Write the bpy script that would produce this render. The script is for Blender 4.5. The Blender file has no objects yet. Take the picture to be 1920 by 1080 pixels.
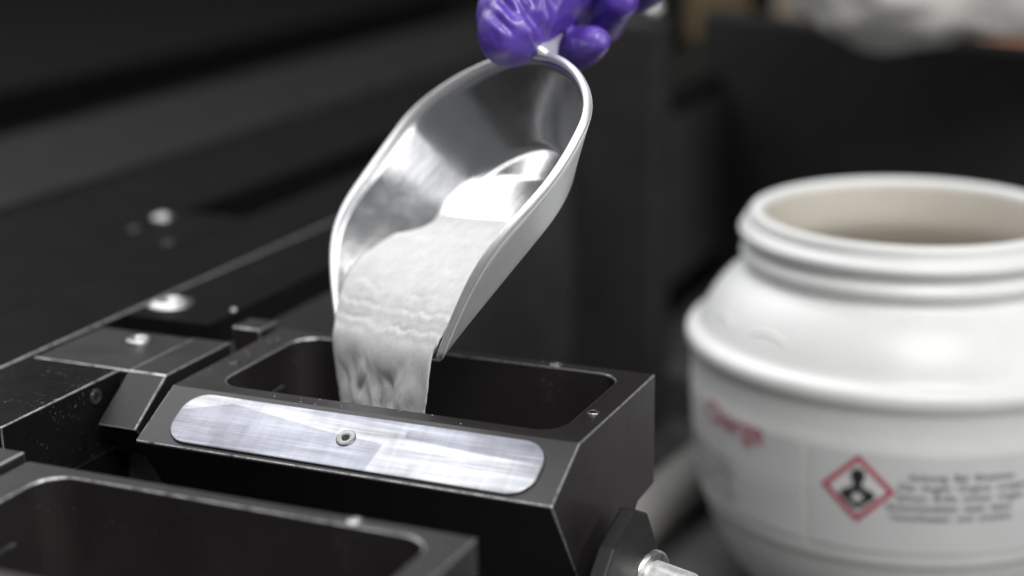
import bpy, bmesh, math, random
from mathutils import Vector, Matrix, noise
from mathutils.geometry import intersect_line_plane
random.seed(7)
SC = bpy.context.scene
COL = SC.collection

# ------------------------------------------------------------------ camera
yaw, pitch, roll, fpx = 0.41794, 0.27559, -0.0148, 3110.5
fw = Vector((-math.sin(yaw)*math.cos(pitch), math.cos(yaw)*math.cos(pitch), -math.sin(pitch)))
rt = Vector((math.cos(yaw), math.sin(yaw), 0)); up = rt.cross(fw)
r2 = math.cos(roll)*rt + math.sin(roll)*up; u2 = -math.sin(roll)*rt + math.cos(roll)*up
cd = bpy.data.cameras.new("camera"); cam = bpy.data.objects.new("camera", cd); COL.objects.link(cam)
mw = Matrix((r2, u2, -fw)).transposed().to_4x4(); mw.translation = Vector((0.18913, -0.47967, 0.19953))
cam.matrix_world = mw
cd.sensor_width = 36; cd.lens = 36*fpx/1920; cd.clip_start = 0.02; cd.clip_end = 50
cd.dof.use_dof = True; cd.dof.focus_distance = 0.583; cd.dof.aperture_fstop = 3.5; cd.dof.aperture_blades = 9
SC.camera = cam

# ------------------------------------------------------------------ light: indoor room, ceiling panels, side and added lights
w = bpy.data.worlds.new("World"); SC.world = w; w.use_nodes = True
w.node_tree.nodes["Background"].inputs[0].default_value = (0.9, 0.95, 1.0, 1)
w.node_tree.nodes["Background"].inputs[1].default_value = 0.10
SC.view_settings.view_transform = 'Standard'; SC.view_settings.look = 'None'
SC.view_settings.exposure = 0.0; SC.view_settings.gamma = 1.0
def area(name, loc, target, sx, sy, power, col=(1, 1, 1)):
    l = bpy.data.lights.new(name, 'AREA'); l.shape = 'RECTANGLE'; l.size = sx; l.size_y = sy
    l.energy = power; l.color = col
    o = bpy.data.objects.new(name, l); COL.objects.link(o); o.location = loc
    o.rotation_euler = (Vector(target)-Vector(loc)).to_track_quat('-Z', 'Y').to_euler()
    return o
area("overhead_light", (-0.95, 0.86, 1.75), (-0.95, 0.86, 0), 1.3, 1.1, 24, (0.96, 0.975, 1.0))
area("side_light", (-1.5, 0.66, 1.08), (-0.08, 0.1, 0.05), 0.8, 0.8, 6.5, (1.0, 0.99, 0.97))
area("overhead_light", (0.66, -0.80, 1.5), (0.0, 0.15, 0), 1.0, 0.9, 33, (1.0, 0.985, 0.96))
area("overhead_light", (-0.80, -0.50, 1.35), (-0.05, 0.1, 0.05), 0.9, 0.6, 4.5, (0.98, 0.985, 1.0))  # extra light, added for the highlights on the glove
area("side_light", (1.9, 0.0, 0.7), (0.0, 0.1, 0), 1.0, 0.8, 12, (1.0, 0.99, 0.98))  # added to brighten the scoop's outside and the hopper's right face

# ------------------------------------------------------------------ materials
class NT:
    def __init__(s, name):
        s.m = bpy.data.materials.new(name); s.m.use_nodes = True
        s.t = s.m.node_tree; s.b = s.t.nodes["Principled BSDF"]
        s.tc = s.t.nodes.new('ShaderNodeTexCoord')
    def n(s, typ, **kw):
        nd = s.t.nodes.new('ShaderNode'+typ)
        for k, v in kw.items():
            if k in nd.inputs.keys(): nd.inputs[k].default_value = v
            else: setattr(nd, k, v)
        return nd
    def l(s, a, b): s.t.links.new(a, b)
    def noise(s, scale, detail=4, rough=.6, sc=(1, 1, 1), rot=(0, 0, 0)):
        mp = s.n('Mapping'); mp.inputs['Scale'].default_value = sc; mp.inputs['Rotation'].default_value = rot
        s.l(s.tc.outputs['Object'], mp.inputs[0])
        nz = s.n('TexNoise', Scale=scale, Detail=detail, Roughness=rough); s.l(mp.outputs[0], nz.inputs['Vector'])
        return nz.outputs['Fac']
    def ramp(s, src, stops):
        r = s.n('ValToRGB'); e = r.color_ramp.elements
        while len(e) < len(stops): e.new(.5)
        for el, (p, c) in zip(e, stops):
            el.position = p; el.color = c if len(c) == 4 else (*c, 1)
        s.l(src, r.inputs[0]); return r.outputs[0]
    def rng(s, src, a, b, lo=.3, hi=.7):
        r = s.n('MapRange'); r.inputs[1].default_value = lo; r.inputs[2].default_value = hi
        r.inputs[3].default_value = a; r.inputs[4].default_value = b; s.l(src, r.inputs[0]); return r.outputs[0]
    def bump(s, src, strength, dist, prev=None):
        b = s.n('Bump', Strength=strength, Distance=dist); s.l(src, b.inputs['Height'])
        if prev: s.l(prev, b.inputs['Normal'])
        return b.outputs[0]
def setb(t, base=None, rough=None, metal=None, spec=None, norm=None):
    b = t.b
    def put(k, v):
        if v is None: return
        if hasattr(v, 'is_linked') or hasattr(v, 'links'): t.l(v, b.inputs[k])
        elif isinstance(v, tuple): b.inputs[k].default_value = (*v, 1)
        else: b.inputs[k].default_value = v
    put('Base Color', base); put('Roughness', rough); put('Metallic', metal); put('Specular IOR Level', spec)
    if norm is not None: t.l(norm, b.inputs['Normal'])
    return t.m

def black_anodised(name, c=.020, r0=.36, r1=.5, dust=.0, tint=(1, 1, 1), spec=.5):
    t = NT(name)
    big = t.noise(38, 5, .65); fine = t.noise(1400, 3, .6)
    lo = tuple(c*k*.9 for k in tint); hi = tuple(c*k*1.15 for k in tint)
    col = t.ramp(big, [(.3, lo), (.72, hi)])
    if dust:
        spk = t.noise(900, 2, .5); pat = t.noise(45, 4, .7)
        a = t.rng(spk, 0, 1, .63, .72); p = t.rng(pat, 0, 1, .46, .66)
        mu = t.n('Math', operation='MULTIPLY'); t.l(a, mu.inputs[0]); t.l(p, mu.inputs[1])
        mu2 = t.n('Math', operation='MULTIPLY'); t.l(mu.outputs[0], mu2.inputs[0]); mu2.inputs[1].default_value = dust
        mx = t.n('Mix', data_type='RGBA'); t.l(mu2.outputs[0], mx.inputs[0]); t.l(col, mx.inputs[6]); mx.inputs[7].default_value = (.3, .3, .3, 1)
        col = mx.outputs[2]
    ro = t.rng(big, r0, r1)
    return setb(t, col, ro, 0.0, spec, t.bump(fine, .12, .00025))
def worn_edge(name):
    t = NT(name)
    nz = t.noise(210, 4, .75); f = t.rng(nz, 0, 1, .34, .56)
    col = t.ramp(f, [(0, (.08, .08, .081)), (1, (.52, .52, .53))])
    return setb(t, col, .38, t.rng(f, .3, .95, 0, 1))
def steel(name, c=.6, r=.28, tint=(1, 1, 1)):
    t = NT(name); nz = t.noise(300, 4, .6)
    return setb(t, t.ramp(nz, [(.3, tuple(c*.75*k for k in tint)), (.7, tuple(c*1.1*k for k in tint))]), t.rng(nz, r*.8, r*1.4), 1.0)

M_BLACK = black_anodised('black_anodised_metal', .016, .36, .48, .22, (1.14, .98, .98))  # warm tint puts a red reflection into the base colour
M_BLACK2 = black_anodised('black_painted_metal', .012, .42, .6, .12)
M_STRIP = black_anodised('dusty_black_metal', .008, .34, .44, .6, (1, 1, 1), .06)
M_DECK = black_anodised('dark_deck_metal', .0085, .46, .56, .10, (1, 1.04, .96), .03)
M_DECK2 = black_anodised('brown_black_metal', .014, .46, .55, .0, (1.1, 1, 1), .12)
M_TRAY = black_anodised('dark_tray_metal', .052, .5, .65, .1)
M_PANEL = black_anodised('matt_black_panel', .007, .65, .8, 0, (1, 1, 1), .03)
M_WALL = black_anodised('dark_chamber_wall', .031, .6, .75, 0, (1.06, 1, 1), .15)
M_WALL2 = black_anodised('black_chamber_wall', .024, .6, .75, 0, (1, 1, 1), .1)
M_EDGE = worn_edge('worn_bare_edge')
M_STEEL = steel('steel', .55, .3)
M_ROD = steel('ground_steel', .92, .36); M_ROD.node_tree.nodes['Principled BSDF'].inputs['Metallic'].default_value = .6
M_CHROME = steel('polished_steel', .66, .34)
M_HOLE = setb(NT('socket_black'), (.004, .004, .004), .7)

def plate_mat():
    t = NT('milled_aluminium')
    br = t.noise(160, 4, .7, (.12, 3.2, 3.2)); cr = t.noise(120, 4, .7, (3.0, .2, .2)); blot = t.noise(22, 5, .6)
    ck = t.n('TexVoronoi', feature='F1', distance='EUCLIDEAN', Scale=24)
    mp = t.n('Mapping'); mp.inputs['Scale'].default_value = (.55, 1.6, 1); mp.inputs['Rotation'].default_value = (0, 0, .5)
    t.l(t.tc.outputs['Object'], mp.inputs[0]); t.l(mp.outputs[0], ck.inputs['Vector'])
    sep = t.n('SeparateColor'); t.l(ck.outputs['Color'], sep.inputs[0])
    a = t.n('Math', operation='ADD'); t.l(br, a.inputs[0]); cm = t.n('Math', operation='MULTIPLY_ADD'); t.l(cr, cm.inputs[0]); cm.inputs[1].default_value = .35; cm.inputs[2].default_value = .325; t.l(cm.outputs[0], a.inputs[1])
    a2 = t.n('Math', operation='ADD'); t.l(a.outputs[0], a2.inputs[0]); t.l(blot, a2.inputs[1])
    col = t.ramp(t.rng(a2.outputs[0], 0, 1, 1.2, 1.75), [(0, (.23, .233, .25)), (1, (.55, .55, .565))])
    pm = t.n('Mix', data_type='RGBA', blend_type='MULTIPLY'); pm.inputs[0].default_value = 1; t.l(col, pm.inputs[6]); t.l(t.ramp(sep.outputs[1], [(.2, (.66, .67, .73)), (.8, (1.06, 1.06, 1.06))]), pm.inputs[7]); col = pm.outputs[2]  # random patches paint milling marks and uneven reflections into the colour
    ro = t.n('Math', operation='MULTIPLY_ADD'); t.l(sep.outputs[0], ro.inputs[0]); ro.inputs[1].default_value = .12
    t.l(t.rng(a2.outputs[0], .46, .30, 1.1, 1.8), ro.inputs[2])
    return setb(t, col, ro.outputs[0], .92, .5, t.bump(a.outputs[0], .25, .0001))
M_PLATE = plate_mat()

def scoop_mat(name, r0, r1, c):
    t = NT(name)
    a = t.noise(30, 5, .65); b = t.noise(170, 5, .75); st = t.noise(90, 4, .7, (.25, 2.2, 2.2))
    b3 = t.n('Math', operation='MULTIPLY'); t.l(b, b3.inputs[0]); b3.inputs[1].default_value = .35
    ad = t.n('Math', operation='MULTIPLY_ADD'); t.l(a, ad.inputs[0]); ad.inputs[1].default_value = 1.65; t.l(b3.outputs[0], ad.inputs[2])
    f = t.rng(ad.outputs[0], 0, 1, .7, 1.3)
    col = t.ramp(f, [(0, (c*.90, c*.91, c*.93)), (1, (c, c, c*1.01))])
    return setb(t, col, t.rng(ad.outputs[0], r0, r1, .75, 1.25), .95, .5, t.bump(st, .10, .0006, t.bump(b, .07, .0003)))
M_SCOOP = scoop_mat('polished_cast_aluminium', .11, .24, .80)
M_OUT = scoop_mat('matt_cast_aluminium', .30, .44, .90); M_OUT.node_tree.nodes['Principled BSDF'].inputs['Metallic'].default_value = .4
M_RIM = scoop_mat('rubbed_aluminium_rim', .38, .5, .92); M_RIM.node_tree.nodes['Principled BSDF'].inputs['Metallic'].default_value = .72

def powder_mat(name, c0, c1, tint=(1, 1, 1)):
    t = NT(name)
    a = t.noise(1700, 3, .7); b = t.noise(150, 5, .75)
    ad = t.n('Math', operation='ADD'); t.l(a, ad.inputs[0]); t.l(b, ad.inputs[1])
    t.b.inputs['Sheen Weight'].default_value = .0
    col = t.ramp(t.rng(ad.outputs[0], 0, 1, .75, 1.25), [(0, tuple(c0*k for k in tint)), (1, tuple(c1*k for k in tint))])
    return setb(t, col, .75, .0, .35, t.bump(a, .35, .0004))
M_POWDER = powder_mat('grey_metal_powder', .55, .73)
M_JARPOWDER = powder_mat('taupe_powder', .30, .42, (1.05, .98, .9))

def plastic(name, col, r=.38, sss=.0, bumpy=.06):
    t = NT(name); nz = t.noise(60, 4, .6)
    m = setb(t, t.ramp(nz, [(.3, tuple(k*.95 for k in col)), (.7, col)]), t.rng(nz, r*.9, r*1.2), 0, .45, t.bump(t.noise(500, 3, .5), bumpy, .0003))
    if sss:
        t.b.inputs['Subsurface Weight'].default_value = sss; t.b.inputs['Subsurface Radius'].default_value = (.004, .0035, .003)
    return m
M_JAR = plastic('white_hdpe', (.80, .81, .80), .36, .25)
M_JARIN = plastic('inner_shade_plastic', (.62, .585, .52), .45)  # beige stands in for translucency and light inside the white jar
M_LABEL = plastic('label_paper', (.72, .72, .725), .5, 0, .02)
M_RED = plastic('red_ink', (.50, .045, .10), .55)
M_INK = plastic('black_ink', (.02, .022, .022), .55)
M_GREYINK = plastic('grey_ink', (.16, .16, .165), .55)
def glove_mat():
    t = NT('purple_nitrile'); nz = t.noise(90, 4, .6)
    t.b.inputs['Coat Weight'].default_value = .5; t.b.inputs['Coat Roughness'].default_value = .40
    return setb(t, t.ramp(nz, [(.3, (.082, .036, .34)), (.7, (.118, .055, .44))]), t.rng(nz, .36, .46), 0, .8, t.bump(t.noise(900, 3, .6), .12, .0004))
M_GLOVE = glove_mat()
M_CLOTH = plastic('pale_grey_cloth', (.93, .91, .87), .8)
M_SKIN = plastic('warm_orange', (.30, .14, .08), .6)
M_BEIGE = plastic('beige', (.24, .20, .16), .7)
M_AMBER = plastic('amber_brown', (.12, .085, .04), .6)
M_GREYBG = plastic('grey_background_paint', (.10, .095, .09), .7)

# ------------------------------------------------------------------ helpers
def link(name, bm_or_me, mats, parent=None, smooth=False, autosm=None):
    if isinstance(bm_or_me, bmesh.types.BMesh):
        bmesh.ops.recalc_face_normals(bm_or_me, faces=bm_or_me.faces)
        me = bpy.data.meshes.new(name); bm_or_me.to_mesh(me); bm_or_me.free()
    else: me = bm_or_me
    o = bpy.data.objects.new(name, me); COL.objects.link(o)
    for m in (mats if isinstance(mats, (list, tuple)) else [mats]): me.materials.append(m)
    if smooth:
        for p in me.polygons: p.use_smooth = True
    if parent: o.parent = parent
    return o
def tag(o, label=None, cat=None, group=None, kind=None):
    for k, v in (('label', label), ('category', cat), ('group', group), ('kind', kind)):
        if v: o[k] = v
    return o
def empty(name, loc, label, cat, group=None):
    o = bpy.data.objects.new(name, None); COL.objects.link(o); o.location = loc; o.empty_display_size = .02
    return tag(o, label, cat, group)
def bevel(o, wd=.0005, seg=2, edge_mat=True, ang=30):
    md = o.modifiers.new('bevel', 'BEVEL'); md.width = wd*1.35; md.segments = seg; md.limit_method = 'ANGLE'
    md.angle_limit = math.radians(ang); md.harden_normals = False
    if edge_mat: md.material = 1
    return o
def box(bm, x0, x1, y0, y1, z0, z1):
    vs = [bm.verts.new((x, y, z)) for z in (z0, z1) for x, y in ((x0, y0), (x1, y0), (x1, y1), (x0, y1))]
    for f in ((3, 2, 1, 0), (4, 5, 6, 7), (0, 1, 5, 4), (1, 2, 6, 5), (2, 3, 7, 6), (3, 0, 4, 7)):
        bm.faces.new([vs[i] for i in f])
def prism_x(bm, prof, x0, x1):
    a = [bm.verts.new((x0, y, z)) for y, z in prof]; b = [bm.verts.new((x1, y, z)) for y, z in prof]
    n = len(prof)
    for i in range(n): bm.faces.new((a[i], a[(i+1) % n], b[(i+1) % n], b[i]))
    bm.faces.new(a); bm.faces.new(b)
def rrect(x0, x1, y0, y1, r, n=8):
    pts = []
    for cx, cy, a0 in ((x1-r, y1-r, 0), (x0+r, y1-r, 90), (x0+r, y0+r, 180), (x1-r, y0+r, 270)):
        for i in range(n+1):
            a = math.radians(a0+90*i/n); pts.append((cx+r*math.cos(a), cy+r*math.sin(a)))
    return pts
def lathe(bm, prof, n=64, mat=None):
    rings = []
    for r, z in prof:
        if r < 1e-6: rings.append([bm.verts.new((0, 0, z))]*n)
        else: rings.append([bm.verts.new((r*math.cos(2*math.pi*i/n), r*math.sin(2*math.pi*i/n), z)) for i in range(n)])
    for k, (a, b) in enumerate(zip(rings, rings[1:])):
        for i in range(n):
            j = (i+1) % n; vs = []
            for v in (a[i], a[j], b[j], b[i]):
                if v not in vs: vs.append(v)
            if len(vs) > 2:
                f = bm.faces.new(vs)
                if mat is not None: f.material_index = mat[k]
def tube(bm, pts, rad, n=12, cap=True):
    rings = []; prev = None
    for i, p in enumerate(pts):
        p = Vector(p); d = (Vector(pts[min(i+1, len(pts)-1)])-Vector(pts[max(i-1, 0)])).normalized()
        if prev is None: s = d.orthogonal().normalized()
        else: s = (prev-d*prev.dot(d)).normalized()
        prev = s; t = d.cross(s); r = rad[i] if isinstance(rad, (list, tuple)) else rad
        rings.append([bm.verts.new(p+r*(math.cos(2*math.pi*k/n)*s+math.sin(2*math.pi*k/n)*t)) for k in range(n)])
    for a, b in zip(rings, rings[1:]):
        for k in range(n): bm.faces.new((a[k], a[(k+1) % n], b[(k+1) % n], b[k]))
    if cap: bm.faces.new(rings[0]); bm.faces.new(rings[-1])
def place(o, loc, normal=(0, 0, 1), spin=0):
    o.matrix_local = Matrix.Translation(loc) @ Vector(normal).to_track_quat('Z', 'Y').to_matrix().to_4x4() @ Matrix.Rotation(spin, 4, 'Z')
def copy_tree(o, parent=None):
    c = o.copy(); COL.objects.link(c)
    if parent: c.parent = parent
    for ch in list(o.children): copy_tree(ch, c)
    return c

def screw_mesh(R=.003, h=.0008, socket=.0013, ring=True):
    """low round head with a sunken hexagon socket"""
    bm = bmesh.new(); n = 24
    lathe(bm, [(R*1.0, -h), (R, h*.5), (R*.9, h), (socket*1.25, h*1.0), (socket, h*.7)], n)
    return bm
def hexhole(r, z0, z1):
    bm = bmesh.new(); a = [bm.verts.new((r*math.cos(k*math.pi/3), r*math.sin(k*math.pi/3), z1)) for k in range(6)]
    b = [bm.verts.new((r*.92*math.cos(k*math.pi/3), r*.92*math.sin(k*math.pi/3), z0)) for k in range(6)]
    for k in range(6): bm.faces.new((a[k], a[(k+1) % 6], b[(k+1) % 6], b[k]))
    bm.faces.new(b); return bm
def add_screw(name, parent, loc, normal, R, socket, mat=M_STEEL, h=.0008):
    s = link(name, screw_mesh(R, h, socket), mat, parent, True); place(s, loc, normal)
    q = bmesh.new(); vs = [q.verts.new((socket*1.05*math.cos(k*math.pi/3), socket*1.05*math.sin(k*math.pi/3), h*.72)) for k in range(6)]
    q.faces.new(vs)
    hx = link('hex_socket', q, M_HOLE, s); return s

# ------------------------------------------------------------------ setting: machine deck, tray, chamber panels
def struct(name, bm, mats, parent=None, bev=.0006, edge=True):
    o = link(name, bm, mats if isinstance(mats, list) else [mats, M_EDGE], parent)
    if bev: bevel(o, bev, 2, edge)
    if not parent: tag(o, kind='structure')
    return o
bm = bmesh.new(); box(bm, -.2835, -.2348, -.7, 1.35, -.03, .0005); deck = struct('deck', bm, [M_DECK, M_EDGE])
bm = bmesh.new(); box(bm, -.322, -.2835, -.7, .2385, -.03, .00046); struct('deck_plate', bm, [M_DECK, M_EDGE], deck, .0004, False)
bm = bmesh.new(); box(bm, -.412, -.322, -.7, 1.35, -.03, .0002); struct('deck_plate', bm, [M_DECK, M_EDGE], deck, .0006, False)
bm = bmesh.new(); box(bm, -.555, -.4125, -.7, 1.35, -.03, .0030); struct('deck_plate', bm, [M_DECK2, M_EDGE], deck, .002, False)
bm = bmesh.new(); box(bm, -1.6, -.70, -.7, 1.35, -.06, .0); struct('deck_plate', bm, [M_PANEL, M_EDGE], deck, .002, False)
bm = bmesh.new(); box(bm, -1.6, -.1925, -.7, 1.35, -.20, -.0305); struct('machine_frame', bm, [M_PANEL, M_PANEL], deck, 0)
# strips along the deck's right edge (rail the hoppers bolt to)
bm = bmesh.new(); box(bm, -.2342, -.1920, -.0585, .0093, -.03, -.0004); box(bm, -.2342, -.1920, -.70, -.1475, -.03, -.0004)
rail = struct('rail_strip', bm, [M_STRIP, M_EDGE], deck, .0004)
bm = bmesh.new(); box(bm, -.2342, -.1920, .0697, 1.35, -.03, .0); struct('rail_strip', bm, [M_DECK, M_EDGE], deck, .0003, False)
bm = bmesh.new(); box(bm, -.1920, -.1905, .0095, 1.35, -.14, -.012); struct('rail_side', bm, [M_TRAY, M_EDGE], deck, 0)
sc_dark = black_anodised('dark_screw', .03, .3, .4)
def dome(name, parent, loc, R, h, mat):
    bm = bmesh.new()
    lathe(bm, [(R*1.15, 0), (R*1.15, h*.25), (R, h*.3), (R*.95, h*.6), (R*.7, h*.9), (R*.35, h), (R*.3, h*.55), (0, h*.5)], 28)
    o = link(name, bm, mat, parent, True); o.location = loc; return o
dome('dome_screw', deck, (-.2245, .0886, .0002), .0086, .0022, M_CHROME)
dome('dome_screw', deck, (-.3229, .2224, .0005), .0052, .0022, M_STEEL)
dome('small_screw', deck, (-.3212, .1955, .0005), .0030, .0012, sc_dark)
dome('small_screw', deck, (-.2877, .1774, .0005), .0028, .0012, sc_dark)
dome('small_screw', deck, (-.1935, .0905, .0003), .0014, .0009, M_STEEL)
s = add_screw('socket_screw', deck, (-.1918, -.0071, -.0062), (1, 0, 0), .0032, .0013, sc_dark)

# tray floor, black slot, back panel
bm = bmesh.new(); box(bm, -.1904, 1.6, -.9, .50, -.25, -.1805); tray = struct('tray_floor', bm, [M_TRAY, M_EDGE], None, .002, False)
bm = bmesh.new(); box(bm, -.1904, 1.6, .545, 1.355, -.25, -.165); struct('tray_step', bm, [M_TRAY, M_EDGE], tray, .003, False)
bm = bmesh.new(); box(bm, -.1904, 1.6, .425, .440, -.1805, -.1775); struct('tray_ridge', bm, [steel('dull_grey', .2, .5), M_EDGE], tray, .001, False)
bm = bmesh.new()
pa, pb = (-.215, .81), (.60, .335)     # black panel, set slightly askew
vs = []
for z in (-.22, .05):
    for (x, y), k in ((pa, 0), (pb, 0), (pb, .02), (pa, .02)): vs.append(bm.verts.new((x+k*.5, y+k*.86, z)))
for f in ((3, 2, 1, 0), (4, 5, 6, 7), (0, 1, 5, 4), (1, 2, 6, 5), (2, 3, 7, 6), (3, 0, 4, 7)): bm.faces.new([vs[k] for k in f])
struct('chamber_panel', bm, [M_WALL2, M_WALL2], None, .003, False)
bm = bmesh.new(); box(bm, -.2394, -.1337, .47, .50, -.20, .0815); struct('chamber_pillar', bm, [M_WALL, M_WALL], None, .004, False)
bm = bmesh.new(); box(bm, -3, 3, 1.36, 1.40, -.5, .155); struct('chamber_back', bm, [M_DECK, M_DECK], None, .003, False)
bm = bmesh.new(); box(bm, -4, 4, 3.6, 3.7, -1, 2.4); struct('room_wall', bm, [M_GREYBG, M_GREYBG], None, 0)
bm = bmesh.new(); box(bm, -4, 4, -3, 3.6, -.95, -.9); struct('room_floor', bm, [M_GREYBG, M_GREYBG], None, 0)

# ------------------------------------------------------------------ powder hopper
L, D, CH, CZ = .1616, .0764, .0248, .0130
HG = 'powder hoppers along the machine'
hopper = empty('powder_hopper', (0, 0, 0), 'black metal hopper in focus, metal powder pouring into it from the scoop', 'hopper', HG)
def hopper_body():
    bm = bmesh.new(); B = -.125
    prof = [(D, 0), (0, 0), (-CH, -CZ), (-CH+.0004, -CZ-.0012), (.0030, -.0560), (.0120, -.0590), (.0125, B), (.0300, B), (.0300, -.0590), (.0500, -.0500), (.0580, -.0440), (D, -.0435)]
    # walls between the two end profiles, top face (prof 0-1) left open for the rim with its hole
    a = [bm.verts.new((-L, y, z)) for y, z in prof]; b = [bm.verts.new((0, y, z)) for y, z in prof]
    n = len(prof)
    for i in range(1, n): bm.faces.new((a[i], a[(i+1) % n], b[(i+1) % n], b[i]))
    bm.faces.new(a); bm.faces.new(b)
    hole = rrect(-.1476, -.0105, .0071, .0702, .0105, 8)
    top = [bm.verts.new((x, y, 0)) for x, y in hole]
    es = [bm.edges.new((top[i], top[(i+1) % len(top)])) for i in range(len(top))]
    es += [bm.edges.get((a[0], a[1])), bm.edges.get((b[0], b[1])), bm.edges.get((a[0], b[0])) or bm.edges.new((a[0], b[0])), bm.edges.get((a[1], b[1]))]
    bmesh.ops.triangle_fill(bm, edges=es, use_beauty=True)
    # drop any triangle that landed inside the hole
    for f in [f for f in bm.faces if len(f.verts) == 3 and all(v in top for v in f.verts)]:
        c = f.calc_center_median()
        if -.1476 < c.x < -.0105 and .0071 < c.y < .0702 and abs(c.z) < 1e-6: bm.faces.remove(f)
    prev = top
    for sc, z in ((1.0, -.0405), (.97, -.042)):
        nx = []
        for (x, y) in hole:
            cx, cy = -.079, .0386; yy = cy+(y-cy)*(sc if sc == 1 else .95); xx = cx+(x-cx)*sc
            nx.append(bm.verts.new((xx, yy, z)))
        for i in range(len(top)): bm.faces.new((prev[i], prev[(i+1) % len(top)], nx[(i+1) % len(top)], nx[i]))
        prev = nx
    bm.faces.new(prev)
    o = link('body', bm, [M_BLACK, M_EDGE], hopper)
    bevel(o, .00042, 2, True, 28); return o
hopper_body()
# aluminium plate on the chamfer
cn = Vector((0, -CZ, CH)).normalized(); cs = Vector((0, -CH, -CZ)).normalized()
def chamfer_pt(x, s, lift=0): return Vector((x, 0, 0))+cs*s+cn*lift
bm = bmesh.new()
pl = [(x, s) for x, s in rrect(-.1515, -.0088, .0024, .0262, .0095, 8)]
A = [bm.verts.new((x, s, 0)) for x, s in pl]; Bv = [bm.verts.new((x, s, .0009)) for x, s in pl]
for i in range(len(pl)): bm.faces.new((A[i], A[(i+1) % len(pl)], Bv[(i+1) % len(pl)], Bv[i]))
bm.faces.new(Bv); bm.faces.new(A)
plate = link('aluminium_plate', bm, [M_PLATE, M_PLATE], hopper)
plate.matrix_local = Matrix(((1, 0, 0, 0), (0, cs.y, -cn.y, 0), (0, cs.z, -cn.z, 0), (0, 0, 0, 1)))
# local axes: X along, Y down the slope, Z must point out of the chamfer
plate.matrix_local = Matrix(((1, 0, 0, 0), (0, cs.y, cn.y, 0), (0, cs.z, cn.z, 0), (0, 0, 0, 1)))
bevel(plate, .00035, 2, True)
s = add_screw('screw', plate, (-.0820, .0134, .0010), (0, 0, 1), .0036, .0015, steel('dark_steel', .26, .34), .0003)
s.children[0].name = 'hex_socket'
rs = add_screw('rim_screw', hopper, (-.0066, .0287, .0002), (0, 0, 1), .0023, .0012, M_STEEL, .0004)
dome('rim_screw', hopper, (-.0388, .0738, 0), .0022, .0004, M_STEEL)
dome('rim_screw', hopper, (-.1545, .0305, 0), .0021, .0005, sc_dark)
# raised tab at the hopper's left back corner
bm = bmesh.new(); box(bm, -.1780, -.1650, .0655, .0790, -.02, .0018)
tb = link('corner_tab', bm, [M_BLACK, M_EDGE], hopper); bevel(tb, .0004, 2)
bm = bmesh.new(); box(bm, -.1420, -.1412, .0300, .0440, -.0128, -.0120)
link('fill_mark', bm, [M_STEEL], hopper)

# second hopper, one pitch towards the viewer
PITCH = .1575
h2 = copy_tree(hopper); h2.location = (0, -PITCH, 0)
h2['label'] = 'nearest black metal hopper, cut off by the lower left edge, empty and blurred'

# ------------------------------------------------------------------ mounting block left of the hopper
BG = 'mounting blocks beside the hoppers'
mb = empty('mounting_block', (-.2, .03, 0), 'dark chamfered metal block with a bright ring screw, left of the powder filled hopper', 'mounting block', BG)
bm = bmesh.new()
prism_x(bm, [(.0535-.03, -.0004), (.0095-.03, -.0004), (.0095-.03-.0215, -.0150), (.0095-.03-.0205, -.0155), (.0095-.03-.0100, -.03), (.0535-.03, -.03)], -.1880+.2, -.1712+.2)
b1 = link('block', bm, [M_BLACK, M_EDGE], mb); bevel(b1, .0004, 2)
bm = bmesh.new(); box(bm, -.2340+.2, -.1884+.2, .0097-.03, .0533-.03, -.03, -.0008)
b2 = link('base_plate', bm, [M_BLACK, M_EDGE], mb); bevel(b2, .0004, 2)
bm = bmesh.new(); lathe(bm, [(.0050, 0), (.0050, .0012), (.0044, .0016), (.0026, .0016), (.0022, .0008), (.0020, .0001)], 28)
rg = link('ring_screw', bm, M_CHROME, mb, True); rg.location = (-.2068+.2, .0410-.03, -.0007)
bm = bmesh.new(); vs = [bm.verts.new((.0021*math.cos(k*math.pi/8), .0021*math.sin(k*math.pi/8), .0004)) for k in range(16)]; bm.faces.new(vs)
link('screw_recess', bm, M_HOLE, rg)
mb2 = copy_tree(mb); mb2.location = (-.2, .03-PITCH, 0)
mb2['label'] = 'dark chamfered metal block beside the cut off hopper, at the lower left frame edge'

# ------------------------------------------------------------------ rod bracket under the hopper's right end
rb = empty('rod_bracket', (.012, .01, -.05), 'black angular bracket holding a shiny steel rod, under the right end of the hopper', 'bracket')
bm = bmesh.new()
P = [(.0222, -.0306), (.0346, -.0370), (.0475, -.0570), (.0480, -.12), (-.022, -.12), (-.018, -.0379), (-.0006, -.0311)]
P = [(.0222, -.0306), (.0346, -.0370), (.0475, -.0570), (.0480, -.112), (-.030, -.112), (-.020, -.0520), (.0010, -.0365)]
prism_x(bm, [(y-.01, z+.05) for y, z in P], -.006, .0)
bk = link('block', bm, [M_BLACK2, M_EDGE], rb); bevel(bk, .0006, 2, False)
def rodlathe(prof, nm, mat):
    bm = bmesh.new(); lathe(bm, prof, 32); o = link(nm, bm, mat, rb, True)
    place(o, (0.0, .0235, -.0120), (1, -.30, -.03)); return o
rodlathe([(.0, .0), (.0105, .0), (.0112, .0008), (.0112, .0022), (.0100, .0030), (.0, .0030)], 'flange', M_CHROME)
rodlathe([(.0078, .003), (.0078, .018), (.0072, .0188), (.0066, .019), (.0066, .021), (.0076, .0215), (.0076, .056), (.0, .0562)], 'rod', M_ROD)

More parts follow.
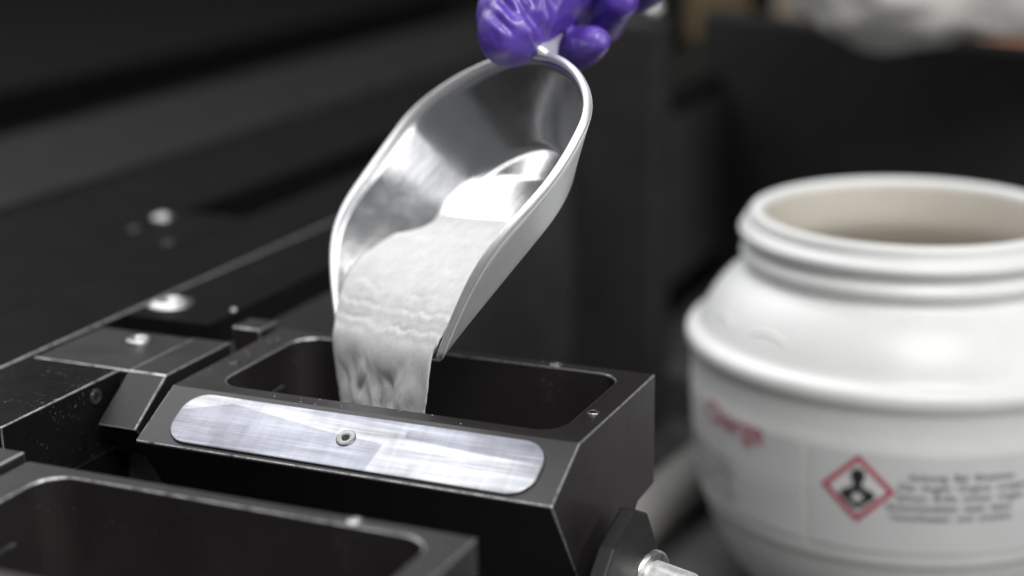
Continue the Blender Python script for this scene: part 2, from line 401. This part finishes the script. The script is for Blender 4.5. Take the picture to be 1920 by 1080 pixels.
# ------------------------------------------------------------------ steel pipe lying on the tray behind the hopper
pipe = bmesh.new(); tube(pipe, [(-.090, .245, -.166), (-.084, .313, -.166), (-.0785, .375, -.166), (-.072, .45, -.166)], .0150, 28)
pp = link('grey_pipe', pipe, plastic('grey_pipe_plastic', (.22, .215, .205), .45), None, True)
tag(pp, 'short grey pipe lying on the tray between the hopper and the white jar', 'pipe')

# ------------------------------------------------------------------ scoop (own frame: u to the mouth, v right, w up)
SM = Matrix(((-.3474, .8324, -.4317, -.0481), (-.6909, -.5385, -.4824, .1194), (-.6340, .1307, .7622, .0881), (0, 0, 0, 1)))
def orth(m):
    a = Vector((m[0][0], m[1][0], m[2][0])).normalized(); b = Vector((m[0][1], m[1][1], m[2][1])); b = (b-a*a.dot(b)).normalized(); c = a.cross(b)
    r = Matrix((a, b, c)).transposed().to_4x4(); r.translation = (m[0][3], m[1][3], m[2][3]); return r
SM = orth(SM)
def spline(k, v):
    n = len(k)
    h = [k[i+1]-k[i] for i in range(n-1)]
    A = [[0.0]*n for _ in range(n)]; b = [0.0]*n
    A[0][0] = A[n-1][n-1] = 1
    for i in range(1, n-1):
        A[i][i-1] = h[i-1]; A[i][i] = 2*(h[i-1]+h[i]); A[i][i+1] = h[i]
        b[i] = 6*((v[i+1]-v[i])/h[i]-(v[i]-v[i-1])/h[i-1])
    for i in range(1, n):
        f = A[i][i-1]/A[i-1][i-1]
        for j in range(n): A[i][j] -= f*A[i-1][j]
        b[i] -= f*b[i-1]
    m = [0]*n
    for i in range(n-1, -1, -1): m[i] = (b[i]-(A[i][i+1]*m[i+1] if i+1 < n else 0))/A[i][i]
    def ev(t):
        i = 0
        while i < n-2 and t > k[i+1]: i += 1
        a = k[i+1]-t; c = t-k[i]; H = h[i]
        return (m[i]*a**3+m[i+1]*c**3)/(6*H)+(v[i]/H-m[i]*H/6)*a+(v[i+1]/H-m[i+1]*H/6)*c
    return ev
LS = .12; UB = .2711; UF = .0190; FB0, FB1 = .0375, .0333
KK = [0, .25, .5, .75, 1]
bsp = spline(KK, [.0532, .0630, .0649, .0564, .0384]); hsp = spline(KK, [.0323, .0277, .0248, .0212, .0023])
def rim_b(s):
    q = min(max(1-s/UB, 0), 1); return bsp(s)*math.sqrt(max(1-q*q, 0))
def rim_pt(s, g): return Vector((s*LS, g*rim_b(s), hsp(s)))
def flo_pt(s, g):
    q = min(max(1-s/.40, 0), 1); return Vector((UF+s*(LS-UF), g*(FB0+(FB1-FB0)*s)*math.sqrt(max(1-q*q, 0)), 0))
scoop = empty('metal_scoop', SM.translation, 'shiny cast aluminium scoop tilted down, pouring grey powder into the hopper', 'scoop')
scoop.matrix_world = SM
ss = [(i/34)**2*.35 for i in range(34)]+[.35+.65*i/40 for i in range(41)]
def wall_prof(s, g):
    R, F = rim_pt(s, g), flo_pt(s, g); C = Vector((max(F.x, UF+.03), 0, 0)); I = F.lerp(C, .07); K = R.lerp(F, .90)
    out = [R.lerp(K, t/6) for t in range(6)]
    for t in range(7):
        t /= 6; out.append(K*(1-t)**2+F*2*t*(1-t)+I*t*t)
    return out
def scoop_bowl():
    bm = bmesh.new(); rows = []
    for s in ss:
        l = wall_prof(s, -1); r = wall_prof(s, 1)[::-1]
        mid = [l[-1].lerp(r[0], t/20) for t in range(1, 20)]
        for t, p in enumerate(mid): p.z -= .0032*(1-((t+1)/10-1)**2)*min(1, s/.12)   # the floor is slightly dished
        rows.append([bm.verts.new(p) for p in l+mid+r])
    for a, b in zip(rows, rows[1:]):
        for i in range(len(a)-1): bm.faces.new((a[i], a[i+1], b[i+1], b[i]))
    bmesh.ops.remove_doubles(bm, verts=bm.verts, dist=2e-5)
    o = link('bowl', bm, [M_SCOOP, M_OUT], scoop, True)
    sd = o.modifiers.new('thick', 'SOLIDIFY'); sd.thickness = .0018; sd.offset = -1; sd.material_offset = 1; sd.material_offset_rim = 1
    return o
bowl = scoop_bowl()
# rim: rounded flat lip round the whole edge, thinning to the tips
bm = bmesh.new(); path = [rim_pt(s, -1) for s in ss[::-1]]+[rim_pt(s, 1) for s in ss[1:]]
par = [s for s in ss[::-1]]+ss[1:]
rad = [(.0011 if k < len(ss)-14 else .0011+.0005*min(1, (k-len(ss)+14)/20)) * (1 if q < .8 else 1-.3*(q-.8)/.2) for k, q in enumerate(par)]
tube(bm, path, rad, 10); link('rim', bm, M_RIM, scoop, True)
# handle: flared root on the back wall, then a round grip
bm = bmesh.new()
hp = [(.0012, .0065, .0300), (-.0015, .0068, .0300), (-.0045, .0062, .0298), (-.009, .0038, .0296), (-.02, -.0030, .0290), (-.04, -.0060, .0275), (-.075, -.008, .026), (-.105, -.009, .0255), (-.112, -.009, .0252)]
tube(bm, hp, [.0100, .0070, .0044, .0033, .0034, .0050, .0066, .0064, .004], 20)
link('handle', bm, M_RIM, scoop, True)

# ------------------------------------------------------------------ powder: heap in the scoop, over the lip, falling stream
def halfwidth(u, w_):
    """half width of the bowl's inside at length u, height w (the wall is ruled between rim and floor)"""
    lo, hi = 0.0, 1.0
    for _ in range(24):
        m = (lo+hi)/2; R, F = rim_pt(m, 1), flo_pt(m, 1); k = min(max(w_/max(R.z, .001), 0), .97)
        if F.x+(R.x-F.x)*k < u: lo = m
        else: hi = m
    return F.y+(R.y-F.y)*k
def powder():
    bm = bmesh.new(); NV = 90; rows = []
    hs = spline([.057, .068, .081, .095, .110, .120], [.0001, .0018, .0042, .0066, .0058, .0032])
    us = [.057+(.12-.057)*i/80 for i in range(81)]
    down = SM.to_3x3().inverted() @ Vector((0, 0, -1))
    for u in us:
        row = []; w0 = hs(u)
        for j in range(NV+1):
            t = j/NV*2-1
            hw = halfwidth(u, max(w0, .0008)+(.0060*min(1, max(0, (.1195-u)/.03)) if t < 0 else 0)*t*t)-.0004
            v = t*hw
            start = (.012*t*t if t > 0 else .006*t*t)+.006*noise.noise(Vector((t*2.2, 3.1, 0)))
            k = min(max((u-.057-start*.5)/.014, 0), 1)
            n1 = noise.fractal(Vector((u*60, v*30, 1.7)), 1, 2, 4)*.00035
            # thin cracks where the sheet of powder breaks over the lip
            fold = 0
            for uc, am, sd in ((.1005, .00022, 3), (.1075, .00045, 11), (.1145, .00050, 23), (.0870, .00010, 31)):
                du = u-uc-.0032*noise.noise(Vector((v*75, sd, 0)))-.0012*noise.noise(Vector((v*260, sd, 4)))
                fold -= am*math.exp(-(du/.0009)**2)*max(0, .55+1.1*noise.noise(Vector((v*55, sd, 9)))) - am*.5*math.exp(-((du-.0018)/.0016)**2)
            rise = .0014*t*t+(.0034*t*t*math.sin(math.pi*min(1, max(0, (u-.057)/.060))) if t < 0 else 0)
            wv = w0*k+(n1+fold)*k+rise*k
            row.append(bm.verts.new(SM @ Vector((u, v, wv+.0010))))
        rows.append(row)
    # free fall from the lip
    last = [v.co.copy() for v in rows[-1]]
    vel = (SM.to_3x3() @ Vector((1, 0, 0))); vel.z = 0
    for i in range(1, 61):
        t = i/60; row = []
        for j, p in enumerate(last):
            x = j/NV*2-1; drop = .078*t
            fwd = .0022*(1-math.exp(-drop*230))
            squeeze = 1-.01*t-((.08*t+1.0*t*t)+.10*t*noise.fractal(Vector((t*9, 3, 1)), 1, 2, 3) if x > 0 else .04*t*noise.fractal(Vector((t*9, 7, 1)), 1, 2, 3))
            c = (last[0]+last[-1])/2
            q = c+(p-c)*squeeze
            q = Vector((q.x, q.y, p.z*(1-min(1, t*1.3))+min(1, t*1.3)*(c.z*.6+p.z*.4)))
            cur = .0022*(1-x*x)
            qx, qt = x*1.9+t*1.1, t*2.6-x*.5
            fo = noise.fractal(Vector((qx, qt, 9.2)), 1, 2.1, 5)*.0042*min(1, t*5)*(1-x*x*.6)
            rg = 1-abs(noise.noise(Vector((qx*1.5+.6*noise.noise(Vector((x*3, t*5, 1))), qt*1.1, 2.4))))*3.0
            st = -.0011*max(0, rg)**2*min(1, t*6)
            soft = min(1, t*2.6)
            pos = q+vel.normalized()*(fwd+cur*soft+(fo*1.0+st*2.2)*soft*(1-.8*x**4))+Vector((0, 0, -drop))
            pos.x += .0036*soft*(1 if x < 0 else 0)*(-x)+noise.noise(Vector((t*6, 1.5*x, 4)))*.0012*t
            row.append(bm.verts.new(pos))
        rows.append(row)
    for a, b in zip(rows, rows[1:]):
        for j in range(NV): bm.faces.new((a[j], a[j+1], b[j+1], b[j]))
    o = link('metal_powder', bm, M_POWDER, None, True)
    sd = o.modifiers.new('thick', 'SOLIDIFY'); sd.thickness = .0008; sd.offset = -1
    tag(o, 'pale grey metal powder sliding down the scoop and falling into the hopper', 'powder', kind='stuff')
    return o
powder()

# stray specks of powder on the hopper's top and beside the cavity
bm = bmesh.new()
for k in range(36):
    if k % 3 == 0: x, y = random.uniform(-.158, -.003), random.uniform(.0006, .0062)
    elif k % 3 == 1: x, y = random.uniform(-.16, -.149), random.uniform(.002, .074)
    else: x, y = random.gauss(-.088, .03), random.uniform(.0706, .0758)
    if not -.1605 < x < -.002: continue
    r = random.uniform(.00010, .00026); a = random.uniform(0, 6.28)
    top = bm.verts.new((x, y, r*1.2)); ringv = [bm.verts.new((x+r*math.cos(a+q*1.257), y+r*math.sin(a+q*1.257), .00005)) for q in range(5)]
    for q in range(5): bm.faces.new((top, ringv[q], ringv[(q+1) % 5]))
tag(link('powder_specks', bm, M_POWDER), 'tiny stray specks of metal powder on the hopper rim', 'powder', kind='stuff')
# ------------------------------------------------------------------ gloved hand
def capsule(bm, a, b, ra, rb, n=20):
    a, b = Vector(a), Vector(b); d = (b-a); ln = d.length; d.normalize(); s = d.orthogonal().normalized(); t = d.cross(s)
    prof = []
    for i in range(7): th = math.pi/2*(1-i/6); prof.append((-ra*math.sin(th), ra*math.cos(th)))
    for i in range(7): th = math.pi/2*i/6; prof.append((ln+rb*math.sin(th), rb*math.cos(th)))
    rings = []
    for z, r in prof:
        if r < 1e-7: rings.append([bm.verts.new(a+d*z)]*n)
        else: rings.append([bm.verts.new(a+d*z+r*(math.cos(2*math.pi*k/n)*s+math.sin(2*math.pi*k/n)*t)) for k in range(n)])
    for p, q in zip(rings, rings[1:]):
        for k in range(n):
            vs = []
            for v in (p[k], p[(k+1) % n], q[(k+1) % n], q[k]):
                if v not in vs: vs.append(v)
            if len(vs) > 2: bm.faces.new(vs)
def chain(bm, pts):
    for (p, r), (q, s) in zip(pts, pts[1:]): capsule(bm, p, q, r, s)
THUMB = [((.0022, .0040, .0450), .0124), ((-.0075, -.0010, .0448), .0160), ((-.0200, -.0055, .0436), .0186), ((-.042, -.0095, .0424), .0196), ((-.085, -.024, .0360), .0200), ((-.115, -.034, .030), .0210)]
FING = [
 [((-.0165, .0185, .0222), .0058), ((-.0176, .0110, .0200), .0072), ((-.0190, .000, .0172), .0082), ((-.0200, -.012, .0140), .0090), ((-.030, -.030, .0080), .0102), ((-.062, -.052, .020), .0125), ((-.105, -.050, .020), .0150)],
 [((-.0420, .0075, .0200), .0074), ((-.0425, -.004, .0150), .0084), ((-.0435, -.016, .0090), .0092), ((-.050, -.032, .0040), .0108), ((-.078, -.058, .010), .0130), ((-.112, -.045, .012), .0160)],
 [((-.0640, .0160, .0180), .0082), ((-.0650, -.004, .0090), .0092), ((-.070, -.034, .0000), .0104), ((-.094, -.058, .002), .0125), ((-.120, -.040, .008), .0160)],
 [((-.0840, .0100, .0170), .0074), ((-.0840, -.008, .0070), .0083), ((-.088, -.034, -.002), .0094), ((-.106, -.052, -.002), .0115), ((-.130, -.036, .006), .0160)]]
def hand():
    bm = bmesh.new(); chain(bm, THUMB)
    for f in FING: chain(bm, f)
    chain(bm, [((-.066, -.048, .030), .015), ((-.095, -.050, .022), .020), ((-.125, -.038, .018), .024), ((-.165, -.030, .024), .0235), ((-.215, -.030, .036), .027), ((-.27, -.03, .05), .033)])
    me = bpy.data.meshes.new('tmp'); bm.to_mesh(me); bm.free()
    o = bpy.data.objects.new('tmp', me); COL.objects.link(o)
    rm = o.modifiers.new('r', 'REMESH'); rm.mode = 'VOXEL'; rm.voxel_size = .0009
    sm = o.modifiers.new('s', 'SMOOTH'); sm.iterations = 10; sm.factor = .5
    dg = bpy.context.evaluated_depsgraph_get(); ev = o.evaluated_get(dg); m2 = bpy.data.meshes.new_from_object(ev)
    bpy.data.objects.remove(o)
    # wrinkles of the thin glove: ridged, stretched noise plus a few real creases over the thumb
    m2.update(); ax = (Vector(THUMB[2][0])-Vector(THUMB[0][0])).normalized()
    side = Vector((0, 1, 0)); side = (side-ax*side.dot(ax)).normalized(); nn = ax.cross(side)
    creases = [((-.0108, -.0133, .0479), (-.0068, -.0084, .0365), .0021, .0026), ((-.0037, -.0137, .0440), (-.0021, -.0092, .0350), .0016, .0015),
               ((-.0125, -.0087, .0406), (-.0095, -.0026, .0280), .0024, .0030), ((-.0180, -.0086, .0441), (-.0143, -.0052, .0356), .0020, .0022), ((-.0160, -.0128, .0500), (-.0118, -.0080, .0385), .0015, .0016), ((-.0250, -.0060, .0420), (-.0190, -.0010, .0330), .0018, .0018)]
    creases = [(Vector(p), Vector(q), wd, dp) for p, q, wd, dp in creases]
    look = Vector((-.2994, -.8342, -.4630)).normalized()
    base = Vector(THUMB[0][0]); nors = [v.normal.copy() for v in m2.vertices]
    for v, nr in zip(m2.vertices, nors):
        d = v.co-base; a = d.dot(ax); b_ = d.dot(side)
        q = Vector((a*75+b_*40, b_*150-a*60, d.dot(nn)*60))
        ridge = 1-abs(noise.noise(q))*2
        disp = .00022*ridge*ridge*ridge if ridge > 0 else 0
        disp += .0004*noise.fractal(v.co*110, 1, 2, 3)
        if nr.dot(look) < .2 and -.04 < v.co.x < .02 and v.co.z > .022:
            for p, q, wd, dp in creases:
                e = q-p; e = e-look*e.dot(look); r_ = v.co-p; r_ = r_-look*r_.dot(look)
                t = r_.dot(e)/e.dot(e); tc = min(max(t, 0), 1); dv = r_-e*tc
                dist = dv.length; sd = 1 if e.cross(dv).dot(look) > 0 else -1
                fall = math.sin(math.pi*min(max(tc*.8+.15, 0), 1))
                wob = wd*(1+.3*noise.noise(v.co*300))
                disp -= dp*fall*math.exp(-(dist/wob)**2)
                disp += dp*.55*fall*math.exp(-((dist-wd*1.7)/(wd*1.1))**2)*(1 if sd > 0 else .45)
        v.co += nr*disp
    return m2
gh = link('gloved_hand', hand(), M_GLOVE, None, True)
gh.matrix_world = SM
tag(gh, 'hand in a wrinkled purple nitrile glove gripping the scoop handle', 'hand')

# ------------------------------------------------------------------ white plastic jar
JK = 1.22
JX, JY = .18913+(.0732-.18913)*JK, -.47967+(.1725+.47967)*JK; JZ = .19953-(.19953+.112)*JK
jar = empty('plastic_jar', (JX, JY, JZ), 'open white plastic jar with a hazard label, on the tray at the right', 'jar')
Z0 = .112
JR = lambda r, z: r if z < -.0200 else r*(.983 if not -.011 < z < .001 else .978)
outer = [(0, -.1105), (.0400, -.1105), (.0445, -.112), (.0500, -.112), (.0565, -.1095), (.0635, -.1035), (.0690, -.0960), (.0735, -.0880), (.0768, -.0800), (.0788, -.0735), (.0795, -.0715), (.0801, -.0706), (.0806, -.0694), (.0810, -.0678), (.0811, -.0664), (.0816, -.0650), (.0842, -.0440), (.0855, -.0260), (.0858, -.0215), (.0868, -.0195), (.0872, -.0120), (.0880, -.0085), (.0896, -.0060), (.0900, -.0030), (.0893, -.0004), (.0868, .0006), (.0846, .0012), (.0835, .0030), (.0812, .0082), (.0782, .0130), (.0750, .0172), (.0715, .0205), (.0690, .0222), (.0668, .0232), (.0652, .0242), (.0648, .0255), (.0652, .0275), (.0672, .0290), (.0678, .0306), (.0668, .0325), (.0656, .0336), (.0654, .0355), (.0668, .0368), (.0684, .0384), (.0686, .0402), (.0672, .0416), (.0652, .0424), (.0646, .0440), (.0646, .0462), (.0640, .0474), (.0628, .0479), (.0606, .0479), (.0592, .0472), (.0586, .0455)]
outer = [(JR(r, z), z) for r, z in outer]
inner = [(.0574, .0400), (.0576, .0300), (.0592, .0250), (.066, .0190), (.075, .0090), (.0815, -.0020), (.0825, -.03), (.074, -.08), (.058, -.102), (0, -.104)]
bm = bmesh.new(); prof = outer+inner; lathe(bm, [(r, z+Z0) for r, z in prof], 128, [0 if i < len(outer)-1 else 1 for i in range(len(prof)-1)])
body = link('body', bm, [M_JAR, M_JARIN], jar, True)
body.modifiers.new('sub', 'SUBSURF').levels = 1; body.modifiers['sub'].render_levels = 1
# raised threads: two short helical beads and the moulded marks on the shoulder
def helix(a0, a1, r, z0, z1, rad, nm):
    bm = bmesh.new(); N = 40; pts = []; rr = []
    for i in range(N+1):
        t = i/N; a = math.radians(a0+(a1-a0)*t); pts.append((r*math.cos(a), r*math.sin(a), z0+(z1-z0)*t+Z0)); rr.append(rad*min(1, .25+6*t, .25+6*(1-t)))
    tube(bm, pts, rr, 10); return link(nm, bm, M_JAR, jar, True)
helix(150, 262, .0640, .0432, .0405, .0017, 'thread')
def shoulder(a, t):  # point on the shoulder, t 0 low .. 1 high
    r = (.0838+(.0760-.0838)*t)*.983; z = .0020+(.0162-.0020)*t; a = math.radians(a); return (r*math.cos(a), r*math.sin(a), z+Z0)
for a0, a1, amp in ((214, 227, .35), (232, 250, .4)):
    bm = bmesh.new(); pts = []; rr = []
    for i in range(17):
        t = i/16; pts.append(shoulder(a0+(a1-a0)*t, .25+amp*math.sin(math.pi*(t*.8+.1)))); rr.append(.0010*min(1, .2+4*t, .2+4*(1-t)))
    tube(bm, pts, rr, 8); link('moulded_mark', bm, M_JAR, jar, True)
# label and print, wrapped round the tapering body
def wall_r(z):
    zs = [(-.0735, .0788), (-.0650, .0816), (-.0440, .0842), (-.0260, .0855), (-.0215, .0859)]
    for (z0, r0), (z1, r1) in zip(zs, zs[1:]):
        if z <= z1: return r0+(r1-r0)*(z-z0)/(z1-z0)
    return .0859
def wrap(x, y, lift, ac):
    """x mm along the wall, y height: to the jar's own space"""
    r = wall_r(y)+lift; a = math.radians(ac)+x/.085; return Vector((r*math.cos(a), r*math.sin(a), y+Z0))
AC = 271.0   # compass angle of the hazard symbol
bm = bmesh.new(); na, nz = 90, 8
g = [[bm.verts.new(wrap(-.0185+.125*i/na, -.0640+.0400*j/nz, .00030, AC)) for j in range(nz+1)] for i in range(na+1)]
for i in range(na):
    for j in range(nz): bm.faces.new((g[i][j], g[i+1][j], g[i+1][j+1], g[i][j+1]))
label = link('paper_label', bm, M_LABEL, jar, True)
bm = bmesh.new()
g = [[bm.verts.new(wrap(-.112+.090*i/60, -.0640+.0400*j/nz, .00025, AC)) for j in range(nz+1)] for i in range(61)]
for i in range(60):
    for j in range(nz): bm.faces.new((g[i][j], g[i+1][j], g[i+1][j+1], g[i][j+1]))
label2 = link('paper_label', bm, M_LABEL, jar, True)
HZ = -.0385
def flat(polys, name, mat, ox, oy, lift, parent):
    bm = bmesh.new()
    for p in polys:
        f = bm.faces.new([bm.verts.new((x, y, 0)) for x, y in p])
    bmesh.ops.triangulate(bm, faces=bm.faces)
    for _ in range(2): bmesh.ops.subdivide_edges(bm, edges=[e for e in bm.edges if e.calc_length() > .003], cuts=2, use_grid_fill=True)
    bmesh.ops.triangulate(bm, faces=bm.faces)
    for v in bm.verts: v.co = wrap(v.co.x+ox, v.co.y+oy, lift, AC)
    return link(name, bm, mat, parent)
S = .0136
ring = []
for k in range(4):
    a = [(0, S), (S, 0), (0, -S), (-S, 0)]; p, q = a[k], a[(k+1) % 4]; t = .80
    ring.append([p, q, (q[0]*t, q[1]*t), (p[0]*t, p[1]*t)])
hz = flat(ring, 'hazard_border', M_RED, 0, HZ, .00062, label)
def disc(cx, cy, r, n=14, sy=1.0): return [(cx+r*math.cos(2*math.pi*i/n), cy+sy*r*math.sin(2*math.pi*i/n)) for i in range(n)]
flat([[(x*.80, y*.80) for x, y in ((0, S), (S, 0), (0, -S), (-S, 0))]], 'hazard_field', plastic('label_white', (.78, .78, .78), .5), 0, HZ, .00050, label)
bust = [disc(0, .0052, .0027, 16, 1.15), [(-.0014, .0035), (.0014, .0035), (.0018, .0004), (-.0018, .0004)],
        [(-.0018, .0010), (.0018, .0010), (.0062, -.0012), (.0066, -.0030), (.0030, -.0062), (0, -.0084), (-.0030, -.0062), (-.0066, -.0030), (-.0062, -.0012)]]
flat(bust, 'hazard_bust', M_INK, 0, HZ, .00076, label)
star = []
for k in range(12):
    r = .0027 if k % 2 == 0 else .0014; star.append((r*math.sin(k*math.pi/6), -.0034+r*math.cos(k*math.pi/6)))
flat([star], 'hazard_star', plastic('star_white', (.72, .72, .72), .5), 0, HZ, .00092, label)
def text(body_, name, mat, x, y, size, align, lift, parent, stretch=1.0, bold=.0):
    c = bpy.data.curves.new('t', 'FONT'); c.body = body_; c.size = size; c.align_x = align; c.offset = bold*size
    o = bpy.data.objects.new('t', c); COL.objects.link(o)
    me = bpy.data.meshes.new_from_object(o.evaluated_get(bpy.context.evaluated_depsgraph_get()))
    bpy.data.objects.remove(o); bpy.data.curves.remove(c)
    for v in me.vertices: v.co = wrap(v.co.x*stretch+x, v.co.y+y, lift, AC)
    return link(name, me, mat, parent)
for i, (t, dx) in enumerate((("Achtung  Bei  Einatmen", 0), ("Die  Augen  Organe  Lungen", 0), ("Schutz  Brille  immer  tragen", 0), ("Sicherheitsblatt  stets  lesen", 0), ("Verschlossen  und  trocken", 0))):
    text(t, 'print_line', M_GREYINK, (.0375, .0385, .0380, .0340, .0350)[i], -.0332-i*.0041, .0036, 'CENTER', .0006, label, 1.15, .012)
text("Charge", 'red_print', plastic('faded_red_ink', (.56, .17, .21), .55), -.0385, -.0295, .0128, 'RIGHT', .0006, label2, .95, .012)
for i, t in enumerate(("Powder  for  use  in", "metal  laser  machine", "net  weight  5  kg", "keep  dry  and  cool")):
    text(t, 'print_line', M_GREYINK, -.0760, -.0440-i*.0050, .0040, 'CENTER', .0006, label2, 1.2, .01)
# powder inside
bm = bmesh.new(); lathe(bm, [(.0600, .0105), (.045, .0112), (.02, .0122), (0, .0126)], 64)
for v in bm.verts: v.co.z += .0025*noise.noise(v.co*40)
# fill right out to the wall, below the shoulder
bm.free(); bm = bmesh.new(); rows = []
for i in range(25):
    r = .0732*i/24; rows.append([bm.verts.new((r*math.cos(2*math.pi*k/64), r*math.sin(2*math.pi*k/64), .0065+.0035*noise.noise(Vector((r*40*math.cos(2*math.pi*k/64), r*40*math.sin(2*math.pi*k/64), 1))))) for k in range(64)])
for a, b in zip(rows, rows[1:]):
    for k in range(64): bm.faces.new((a[k], a[(k+1) % 64], b[(k+1) % 64], b[k]))
bmesh.ops.remove_doubles(bm, verts=bm.verts, dist=1e-6)
jp = link('jar_powder', bm, M_JARPOWDER, None, True); jp.location = (JX, JY, JZ+.112*JK); jp.scale = (JK,)*3
tag(jp, 'taupe powder filling the open white jar', 'powder', kind='stuff')

jar.scale = (JK,)*3
# ------------------------------------------------------------------ blurred things in the background
def at(px, py, depth):
    d = fw+r2*((px-960)/fpx)-u2*((py-540)/fpx); return mw.translation+d*depth
def blob(name, c, rx, ry, rz, mat, label, cat, seed=0, amp=.25, freq=3.0):
    bm = bmesh.new(); bmesh.ops.create_icosphere(bm, subdivisions=5, radius=1)
    for v in bm.verts:
        n = v.co.normalized(); d = 1+amp*noise.fractal(n*freq+Vector((seed, 0, 0)), 1, 2, 4)-amp*.8*abs(noise.noise(n*freq*1.7+Vector((seed, 5, 1))))
        v.co = Vector((n.x*rx, n.y*ry, n.z*rz))*d
    o = link(name, bm, mat, None, True); o.location = c
    return tag(o, label, cat)
c = at(1760, -170, 1.03)
blob('crumpled_cloth', c, .112, .05, .093, M_CLOTH, 'crumpled pale grey cloth, blurred in the top right corner behind the jar', 'cloth', 3, .16, 1.3)
c = at(1925, 104, 1.24); bm = bmesh.new(); box(bm, -.036, .06, -.02, .02, -.165, c.z+.016)
o = link('orange_box', bm, [M_SKIN, M_SKIN], None); bevel(o, .006, 3); o.location = (c.x, c.y, 0); o.rotation_euler = (0, 0, yaw)
tag(o, 'orange box behind the black panel, blurred below the pale cloth at the right edge', 'box')
bm = bmesh.new(); lathe(bm, [(0, -.012), (.007, -.012), (.007, -.004), (.0045, -.002), (.0045, .004), (.0075, .006), (.0078, .011), (.006, .013), (0, .0135)], 28)
o = link('round_knob', bm, M_CHROME, None, True); o.location = (-.1437, .485, .0935)
tag(o, 'small bright steel knob, blurred right of the gloved fingers', 'knob')
def carton(name, px, py, dep, sx, sy, sz, mat, label, cat):
    c = at(px, py, dep); bm = bmesh.new(); box(bm, -sx/2, sx/2, -sy/2, sy/2, -.165, c.z+sz/2)
    o = link(name, bm, [mat, mat], None); bevel(o, .004, 3); o.location = (c.x, c.y, 0); o.rotation_euler = (0, 0, yaw*.5)
    return tag(o, label, cat)
carton('amber_box', 1350, -8, 1.55, .058, .04, .03, M_AMBER, 'amber brown box, blurred at the top edge above the black panel', 'box')
carton('beige_box', 1500, -5, 1.48, .044, .04, .05, M_BEIGE, 'beige box, blurred at the top edge left of the pale cloth', 'box')
